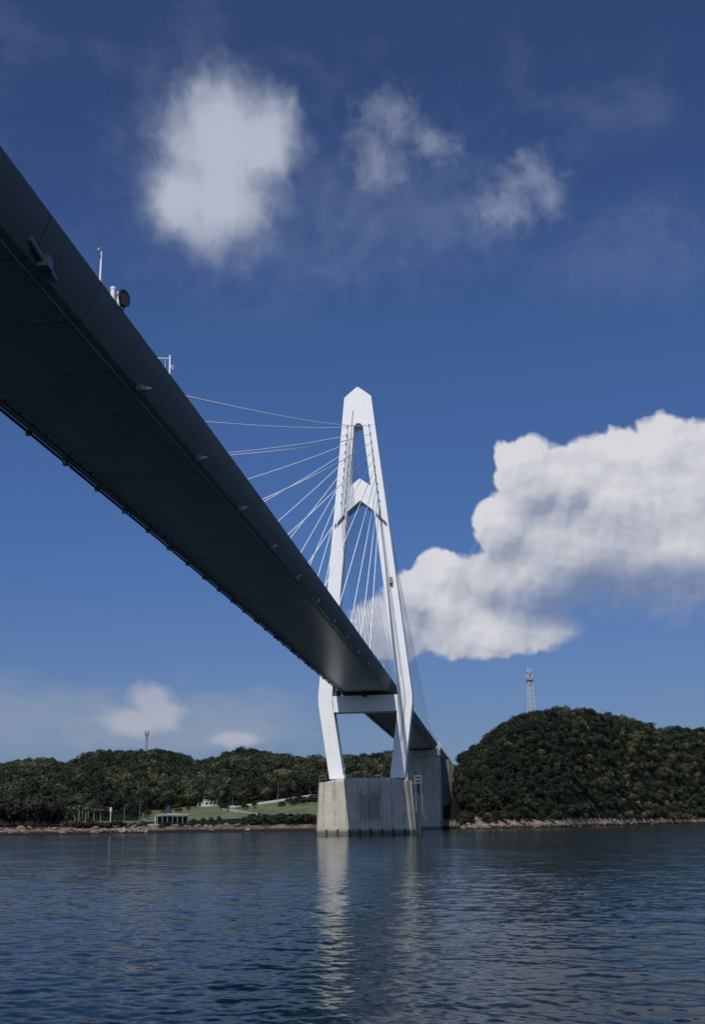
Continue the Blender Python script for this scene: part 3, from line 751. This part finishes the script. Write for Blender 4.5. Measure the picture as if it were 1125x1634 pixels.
def azpx(a): return np.interp(a, _ra, RIDGE[:, 0])
def scatter():
    n = 90000
    A = RNG.uniform(_ra[1], _ra[-3], n)
    rmin = np.interp(A, _ca, CT[:, 1])+6.5; rmax = np.interp(A, _ca, CT[:, 6])+26
    R = np.sqrt(RNG.uniform(0, 1, n)*(rmax**2-rmin**2)+rmin**2)
    px = azpx(A); rp = np.interp(A, _ca, CT[:, 2]); rq = np.interp(A, _ca, CT[:, 4])
    ok = np.ones(n, bool)
    leftside = px < 700
    ok &= ~(leftside & (R < rq+7+6*np.sin(px/9)))
    # bridge corridor kept clear
    x, y = R*np.sin(A)-TOWER.x, R*np.cos(A)-TOWER.y
    v = x*math.cos(AXIS)-y*math.sin(AXIS); s = x*math.sin(AXIS)+y*math.cos(AXIS)
    ok &= ~((np.abs(v) < 15) & (s < 375))
    A, R, px = A[ok], R[ok], px[ok]
    order = RNG.permutation(len(A)); cell = {}; keep = []
    X, Y = R*np.sin(A), R*np.cos(A); nsh = R-np.interp(A, _ca, CT[:, 1]); MD = np.where(px > 705, np.where(nsh < 48, 2.7, 3.7)*np.where(R > 720, 1.25, 1.), 5.2); cs = 5.2
    for i in order:
        md = MD[i]
        c = (int(X[i]//cs), int(Y[i]//cs)); hit = False
        for dx in (-1, 0, 1):
            for dy in (-1, 0, 1):
                for j in cell.get((c[0]+dx, c[1]+dy), ()):
                    if (X[i]-X[j])**2+(Y[i]-Y[j])**2 < md*md: hit = True; break
                if hit: break
            if hit: break
        if not hit: cell.setdefault(c, []).append(i); keep.append(i)
    keep = np.array(keep); return A[keep], R[keep], px[keep]
TA, TR, TP = scatter()
TX, TY = TR*np.sin(TA), TR*np.cos(TA); TZ = land(TA, TR)
near_shore = TR - np.interp(TA, _ca, CT[:, 1])
TS = .78+.42*RNG.random(len(TA)); TS *= np.where(TP > 705, np.where(TR > 720, .92, .76), 1.); TS *= np.where((TP > 705) & (near_shore < 48), .60+.40*RNG.random(len(TA))**1.5, 1.)
TK = RNG.integers(0, 7, len(TA)); TRZ = RNG.random(len(TA))*6.28
inview = (TP > -5) & (TP < 1130)
size = np.where(inview, TS/TR, 0)
# those that show largest: 150 on the right hill, 110 on the left hills
isR = TP > 716
idxR = np.where(isR)[0]; idxR = idxR[np.argsort(-size[idxR])][:155]
idxL = np.where(~isR)[0]; idxL = idxL[np.argsort(-size[idxL])][:75]
single = np.zeros(len(TA), bool); single[idxR] = True; single[idxL] = True
for i in np.where(single)[0]:
    if isR[i]:
        low = near_shore[i] < 48
        lab, grp = (('low scrubby green tree on the rocky bank at the foot of the right hill', 'scrub trees along the right shore') if low else
                    ('leafy green tree on the lower slope of the right hill', 'trees on the lower slope of the right hill'))
    else:
        lab, grp = 'dark green tree at the lower edge of the wood behind the lawns', 'trees at the foot of the left wood'
    tree(0, 0, float(TS[i]), float(TRZ[i]), lab, grp, False, int(TK[i]), pos=Vector((TX[i], TY[i], TZ[i])))
def build_woods():
    rest = np.where(~single)[0]
    tone = .85*fbm(TX/46, TY/46, 21, 3) + RNG.normal(0, .15, len(TX)) + np.where(RNG.random(len(TX)) < .05, .30, 0.) + np.where(TP < 700, .06, 0.) + np.where((np.abs(TP-992-10*np.sin(TR/17)) < 11) & (RNG.random(len(TX)) < .55), .34, 0.)
    Vs, Ts = [], []
    for k in range(7):
        q, t_ = KINDS[k]; ii = rest[TK[rest] == k]
        c, s_ = np.cos(TRZ[ii]), np.sin(TRZ[ii]); sc = TS[ii]
        x = (q[None, :, 0]*c[:, None]-q[None, :, 1]*s_[:, None])*sc[:, None]+TX[ii][:, None]
        y = (q[None, :, 0]*s_[:, None]+q[None, :, 1]*c[:, None])*sc[:, None]+TY[ii][:, None]
        z = q[None, :, 2]*sc[:, None]+TZ[ii][:, None]-.2
        Vs.append(np.stack([x, y, z], -1).reshape(-1, 3)); Ts.append((t_[None]+tone[ii][:, None]).ravel())
    V = np.vstack(Vs); o = link('woodland', quads_mesh('woodland', V, np.concatenate(Ts), M_leaf))
    tag(o, 'dense dark green wood covering the hills behind the bridge', 'woodland', kind='stuff')
build_woods()
# the dark grove at the left edge of the shore
rg = np.random.default_rng(5)
for i in range(34):
    px = -40+150*rg.random(); r = ct(1)(px)+14+38*rg.random()
    sc = (1.05+.45*rg.random())*(1. if px < 80 else .7)
    tree(px, r, sc, rg.random()*6, 'very dark tree in the grove by the water at the left edge', 'dark grove at the left edge', True, int(rg.integers(7)))
for i in range(26):
    px = 84+158*rg.random(); r = ct(2)(px)+2+(ct(4)(px)-ct(2)(px)+6)*rg.random()
    tree(px, r, .55+.4*rg.random(), rg.random()*6, 'mid-sized green tree in the thicket behind the row of palms', 'thicket behind the palms', rg.random() < .5, int(rg.integers(7)))
for i in range(13):
    px = 236+170*rg.random(); r = ct(4)(px)-6-22*rg.random()
    if 300 < px < 352: continue
    tree(px, r, .34+.3*rg.random(), rg.random()*6, 'small bushy tree scattered on the lawn behind the shelter', 'small trees on the lawn', rg.random() < .5, int(rg.integers(7)))
# bushes along the left shore
BUSH = [quads_mesh('foliage', *crown_arrays(np.random.default_rng(300+k), 3.2, 4.6, 150, .36, 6), M_leaf if k % 2 else M_leafD) for k in range(4)]
STEM = trunk_arrays(3, .08).mesh('stem', M_bark)
def bush(px, r, sc, label, group):
    e = empty('bush', at(px, r, -.35), rg.random()*6); e.scale = (sc*1.25, sc*1.25, sc*.85); tag(e, label, 'bush', group)
    link('foliage', BUSH[int(rg.integers(4))], e); link('stem', STEM, e)
for i in range(46):
    px = 92+146*rg.random(); bush(px, ct(1)(px)+6+12*rg.random(), .5+.5*rg.random(), 'low green bush on the bank between the rocks and the palms', 'bushes below the palms')
for i in range(44):
    px = 402+106*rg.random(); bush(px, ct(1)(px)+12+34*rg.random()**1.5, .8+.75*rg.random(), 'dense bush on the shore below the lawn, left of the pier', 'bushes below the lawn')
for i in range(26):
    px = 250+150*rg.random(); bush(px, ct(1)(px)+6+18*rg.random(), .38+.42*rg.random(), 'small bush around the shelter at the shore', 'bushes near the shelter')
for i in range(16):
    px = 450+60*rg.random(); bush(px, 548+16*rg.random(), .9+.5*rg.random(), 'clipped dark bush in the row crossing the lawn under the road', 'bush row on the lawn')
M_leafP = make_leaf('dry_scrub_foliage', [(0., (.06, .055, .035)), (.5, (.15, .14, .09)), (1., (.27, .25, .18))])
SCRUB = quads_mesh('foliage', *crown_arrays(np.random.default_rng(411), 3.2, 4.6, 170, .34, 6), M_leafP)
for i in range(16):
    px = 1000+112*rg.random(); e = empty('bush', at(px, ct(1)(px)+9+20*rg.random(), -.35), rg.random()*6); k_ = .8+.7*rg.random(); e.scale = (k_*1.2, k_*1.2, k_)
    tag(e, 'pale dry bush on the rocky bank at the far right of the shore', 'bush', 'dry bushes at the far right'); link('foliage', SCRUB, e); link('stem', STEM, e)
# palms
def frond_mesh():
    r = np.random.default_rng(9); Q = []; Tt = []
    for k in range(26):
        a = r.random()*6.28; up = .9*r.random()-.25; L = 1.9+.7*r.random(); n = 5; prev = None
        for j in range(n+1):
            f = j/n; x = L*f; z = up*L*f - .95*f*f*L*.55; w = .30*math.sin(math.pi*min(1, .15+f*.85))+.03
            ca, sa = math.cos(a), math.sin(a)
            p = ((x*ca-w*sa, x*sa+w*ca, z-.12), (x*ca+w*sa, x*sa-w*ca, z-.12))
            if prev: Q += [prev[0], p[0], p[1], prev[1]]; Tt += [.3+.5*r.random()]*4
            prev = p
    return np.array(Q), np.array(Tt)
FROND = quads_mesh('fronds', *frond_mesh(), M_palm)
PTR = MB().tube([(0, 0, -.6), (.05, 0, 3), (.0, .04, 6.0), (0, 0, 7.0)], .20, 8, .15).mesh('trunk', M_barkP, 0, True)
for i, (px, r, h) in enumerate(((113, 512, 1.1), (119, 520, 1.02), (125.5, 512, 1.14), (131, 524, 1.0), (136, 512, 1.12), (140, 518, 1.06), (149.5, 514, .95), (160, 524, .85))):
    p = at(px, r); e = empty('palm_tree', p, i*1.3); e.scale = (1.1, 1.1, h); tag(e, 'palm with a pale trunk in the row behind the left shore', 'palm', 'row of palms')
    f = link('fronds', FROND, e); f.location = (0, 0, 7.0); link('trunk', PTR, e)
for i, (px, r) in enumerate(((309, 486), (324, 488), (337, 486), (350, 490), (389, 478))):
    tree(px, r, .40, i, 'small round-headed park tree on the terrace right of the shelter', 'small trees right of the shelter', True, i % 7, sx=.8)

# ------------------------------------------------------------------ boulders along both shores
def rock_mesh(seed):
    import bmesh
    bm = bmesh.new(); bmesh.ops.create_icosphere(bm, subdivisions=3, radius=1); r = np.random.default_rng(seed)
    fs = r.normal(size=(10, 3)); fs /= np.linalg.norm(fs, axis=1)[:, None]; ds = .55+.35*r.random(10)
    for v in bm.verts:
        p = np.array(v.co); 
        for n_, d_ in zip(fs, ds):
            q = p@n_
            if q > d_: p = p-n_*(q-d_)*.92
        p *= 1+.08*r.random(); v.co = p*np.array([1.25, 1., .7])
    me = bpy.data.meshes.new('boulder'); bm.to_mesh(me); bm.free(); me.materials.append(M_rock); return me
def make_rock():
    mm, t, b = mat('shore_rock')
    g = t.n('ShaderNodeTexCoord').outputs['Object']; oi = t.n('ShaderNodeObjectInfo').outputs['Random']
    z = t.xyz(t.n('ShaderNodeNewGeometry').outputs['Position'])[2]
    f = t.noise(g, 1.6, 6, .7)
    c = t.ramp(f, [(.25, (.07, .055, .045)), (.5, (.21, .17, .135)), (.75, (.40, .345, .285))])
    c = t.mix(t.m('MULTIPLY', oi, .7), c, t.mix(f, (.06, .042, .034), (.17, .125, .10)))
    c = t.mix(t.sm(t.m('ADD', z, f), 1.6, .8), c, (.03, .027, .022))
    t.put(b.inputs['Base Color'], c); b.inputs['Roughness'].default_value = .9; bump(t, b, f, .6, .15); return mm
M_rock = make_rock()
RK = [rock_mesh(50+k) for k in range(5)]
def boulder(px, dr, sc, label, group):
    r = ct(1)(px)+dr; o = link('boulder', RK[int(rg.integers(5))]); o.location = at(px, r, -.1*sc); o.rotation_euler = (rg.random()*.5, rg.random()*.5, rg.random()*6)
    o.scale = (sc*1.2, sc, sc*.9); tag(o, label, 'rock', group)
for i in range(120):
    px = 728+400*rg.random()**1.15; boulder(px, -1+9*rg.random(), .45+1.1*rg.random()**2, 'pale tan boulder on the waterline below the right hill', 'boulders along the right shore')
for i in range(14): boulder(738+40*rg.random(), 3+8*rg.random(), 1.0+1.3*rg.random(), 'large pale rock in the heap at the left end of the right shore', 'rock heap beside the bridge')
for i in range(70):
    px = 400*rg.random(); boulder(px, -1+8*rg.random(), .5+1.0*rg.random()**2, 'reddish boulder on the low shore in front of the park', 'boulders along the left shore')

# ------------------------------------------------------------------ park and hill-top things
M_roofw = plain('pale_roof', (.30, .30, .285), .7, .15)
M_wallw = plain('white_wall', (.42, .42, .40), .8, .1)
M_blue = plain('blue_grey_roof', (.022, .030, .040), .95, .2)
M_wood = plain('dark_timber', (.07, .055, .045), .8, .3)
M_glass = plain('dark_window', (.03, .035, .04), .2, .2)
a = az_of(275); e = empty('shelter', at(275, 492, -.15), -a); tag(e, 'long open shelter with a pale flat roof and white posts at the shore', 'shelter')
b = MB(); b.prism([(-7.2, 4.0), (7.2, 4.0), (7.2, 4.45), (0, 5.0), (-7.2, 4.45)], 'y', -2.4, 2.4); b.build('roof', M_roofw, e, .04)
for x in np.linspace(-6.6, 6.6, 7):
    for y in (-2.0, 2.0): MB().box(x-.15, x+.15, y-.15, y+.15, -1.2, 4.0).build('post', M_galv, e)
MB().box(-6.9, 6.9, 2.16, 2.3, 0, 3.6).build('back_wall', M_wood, e); MB().box(-6.4, 6.4, -1.2, -.7, .4, .5).box(-6.2, -6., -1.2, -.7, -.6, .4).box(6., 6.2, -1.2, -.7, -.6, .4).build('bench', M_wood, e)
a = az_of(268); e = empty('garden_hut', at(268, 520, -.2), -a); tag(e, 'small hut with a steep blue-grey pointed roof behind the shelter', 'hut')
b = MB(); b.box(-2.2, 2.2, -2.2, 2.2, 0, 3.2); b.build('wall', M_wood, e)
b = MB(); b.add([(-3, -3, 3.1), (3, -3, 3.1), (3, 3, 3.1), (-3, 3, 3.1), (0, 0, 8.6)], [(3, 2, 1, 0), (0, 1, 4), (1, 2, 4), (2, 3, 4), (3, 0, 4)]); b.build('roof', M_blue, e)
a = az_of(328); e = empty('park_building', at(330, 612, -.3), -a); tag(e, 'low white flat-roofed building at the edge of the wood above the lawn', 'building')
b = MB(); b.box(-2.2, 5.6, -3, 3, 0, 3.4); b.box(-5.4, -2.21, -2.4, 2.4, 0, 2.3); b.build('wall', M_wallw, e)
rf = MB().box(-2.5, 5.9, -3.3, 3.3, 3.41, 3.75).box(-5.6, -2.51, -2.7, 2.7, 2.31, 2.55).build('roof', M_roofw, e)
MB().tube([(-1.6, 0, 3.7), (-1.6, 0, 6.0)], .08, 6).build('vent_pipe', M_wallw, rf)
for x in (-.9, 1.3, 3.5): MB().box(x, x+1.3, -3.06, -2.95, 1.2, 2.4).build('window', M_glass, e)
MB().box(-4.4, -3.4, -2.46, -2.35, 0.1, 1.95).build('door', M_wood, e)
# retaining wall / guard rail along the road and ramps
def wall_line(name, pts, h, th, m_, label, cat):
    b = MB()
    for (p, q) in zip(pts[:-1], pts[1:]):
        d = (q-p); d.z = 0; n_ = Vector((-d.y, d.x, 0)).normalized()*th/2
        b.add([p-n_-Vector((0, 0, .6)), p+n_-Vector((0, 0, .6)), q+n_-Vector((0, 0, .6)), q-n_-Vector((0, 0, .6)), p-n_+Vector((0, 0, h)), p+n_+Vector((0, 0, h)), q+n_+Vector((0, 0, h)), q-n_+Vector((0, 0, h))],
              [(3, 2, 1, 0), (4, 5, 6, 7), (0, 1, 5, 4), (2, 3, 7, 6)] + [(1, 2, 6, 5), (3, 0, 4, 7)])
    return tag(b.build(name, m_), label, cat)
M_wallc = plain('pale_concrete_wall', (.42, .42, .40), .85, .2, .5)
wall_line('guard_wall', [at(p, ct(4)(p)-3.4) for p in LS(358, 556, 34)], 1.25, .3, M_wallc, 'pale roadside wall rising across the slope to the pier', 'wall')
wall_line('ramp_wall', [at(p, 585-(p-352)*1.0) for p in LS(352, 380, 8)], 1.0, .3, M_wallc, 'short pale ramp wall descending left of the lawn', 'wall')
wall_line('ramp_wall', [at(p, 578-(p-366)*1.15) for p in LS(366, 412, 12)], 1.0, .3, M_wallc, 'pale ramp wall descending along the foot of the lawn', 'wall')
wall_line('terrace_wall', [at(p, ct(1)(p)+26) for p in LS(165, 262, 20)], .7, .4, M_wallc, 'low pale terrace wall between the palms and the shelter', 'wall')
def lamp_pole(px, r, h, label, head=True):
    e = empty('lamp_pole', at(px, r, -.3)); tag(e, label, 'pole', None)
    MB().tube([(0, 0, 0), (0, 0, h)], .13, 8, .09).build('pole', M_fit if h > 9 else M_galv, e, 0, True)
    if head: MB().tube([(0, 0, h-.05), (.5, -.3, h+.15), (1.3, -.8, h+.2)], .06, 6).box(1.1, 1.7, -1.0, -.75, h+.12, h+.24).build('lamp_head', M_galv, e)
lamp_pole(198, 506, 8.5, 'pale lamp pole standing alone between the palms and the shelter')
lamp_pole(222.5, 510, 10.0, 'tall lamp pole left of the shelter, beside its hedge')
lamp_pole(371, 604, 7.5, 'lamp pole beside the road above the ramp')
lamp_pole(427, 596, 6.5, 'lamp pole halfway along the roadside wall')
lamp_pole(444, 600, 9., 'lamp pole against the wood, middle of the road')
lamp_pole(494, 588, 11.0, 'tallest roadside lamp pole, close to the concrete pier')
e = empty('notice_sign', at(176, 508, -.2)); tag(e, 'tall post carrying a white notice panel, right of the palms', 'sign')
MB().tube([(0, 0, 0), (0, 0, 7.6)], .14, 8).build('post', M_rail, e); MB().box(-.5, .5, -.26, -.145, 5.6, 7.4).build('panel', M_wallw, e)
for px, r, lab in ((247.5, 484, 'thick white post at the left end of the shelter'), (232, 484, 'short white post by the rocks, left of the shelter')):
    o = MB().tube([(0, 0, -.6), (0, 0, 3.6 if px > 240 else 2.0)], .3, 10, .24).disc((0, 0, 3.55 if px > 240 else 1.95), (0, 0, 1), .38, .2, 12).build('bollard', M_wallw, None, 0, True)
    o.location = at(px, r); tag(o, lab, 'post')

def lattice(px, r, h, wb, wt, zbase, m_, label, plat, thick):
    a = az_of(px); x, y = r*math.sin(a), r*math.cos(a)
    e = empty('lattice_mast', (x, y, zbase), .35); tag(e, label, 'mast')
    def cor(z, k):
        w = (wb+(wt-wb)*z/h)/2; return Vector((w*(1 if k in (0, 3) else -1), w*(1 if k < 2 else -1), z))
    for k in range(4): MB().tube([cor(0, k), cor(h, k)], thick, 6).build('mast_leg', m_, e)
    b = MB(); n = max(5, int(h/2.4))
    for i in range(n):
        z0, z1_ = h*i/n, h*(i+1)/n
        for k in range(4):
            b.tube([cor(z0, k), cor(z1_, (k+1) % 4)], thick*.6, 5); b.tube([cor(z0, (k+1) % 4), cor(z1_, k)], thick*.6, 5); b.tube([cor(z1_, k), cor(z1_, (k+1) % 4)], thick*.6, 5)
    b.build('bracing', m_, e)
    for zp_, rp_ in plat:
        b = MB(); b.disc((0, 0, zp_), (0, 0, 1), rp_, .35, 14)
        for k in range(8):
            c_, s_ = math.cos(k*.785), math.sin(k*.785); b.tube([(rp_*c_, rp_*s_, zp_+.3), (rp_*c_, rp_*s_, zp_+1.6)], .07, 5)
        b.tube([(rp_*math.cos(k*.3926), rp_*math.sin(k*.3926), zp_+1.55) for k in range(17)], .07, 5); b.build('platform', M_grey, e)
        for k in range(4):
            c_, s_ = math.cos(k*1.571+.4), math.sin(k*1.571+.4); MB().box(-.22, .22, -.15, .15, 0, 2.2).build('antenna', m_, e).location = (rp_*.95*c_, rp_*.95*s_, zp_+1.2)
    MB().tube([(0, 0, h), (0, 0, h+3.2)], .10, 6, .05).build('spire', m_, e)
    return e
def mast_px(px, py):                                    # bearing column at the foot of a mast
    a = azel(px, py)[0]; return float(np.interp(a, [az_of(q) for q in range(0, 1130, 10)], list(range(0, 1130, 10))))
def ridge_z(px): a = az_of(px); return float(land(a, float(np.interp(a, _ca, CT[:, 6]))))
M_mast = plain('mast_white_steel', (.52, .54, .57), .5, .1)
lattice(mast_px(848, 1127), 622, 27, 3.4, 1.6, ridge_z(mast_px(848, 1127)), M_mast, 'pale steel lattice mast with a round platform on top of the right hill', [(22.3, 2.2), (25.6, 1.3)], .14)
lattice(mast_px(233.5, 1200), 852, 21, 2.0, 1.4, ridge_z(mast_px(233.5, 1200)), M_grey, 'dark slim lattice mast rising from the wooded hill on the left', [(19.2, 1.8)], .14)
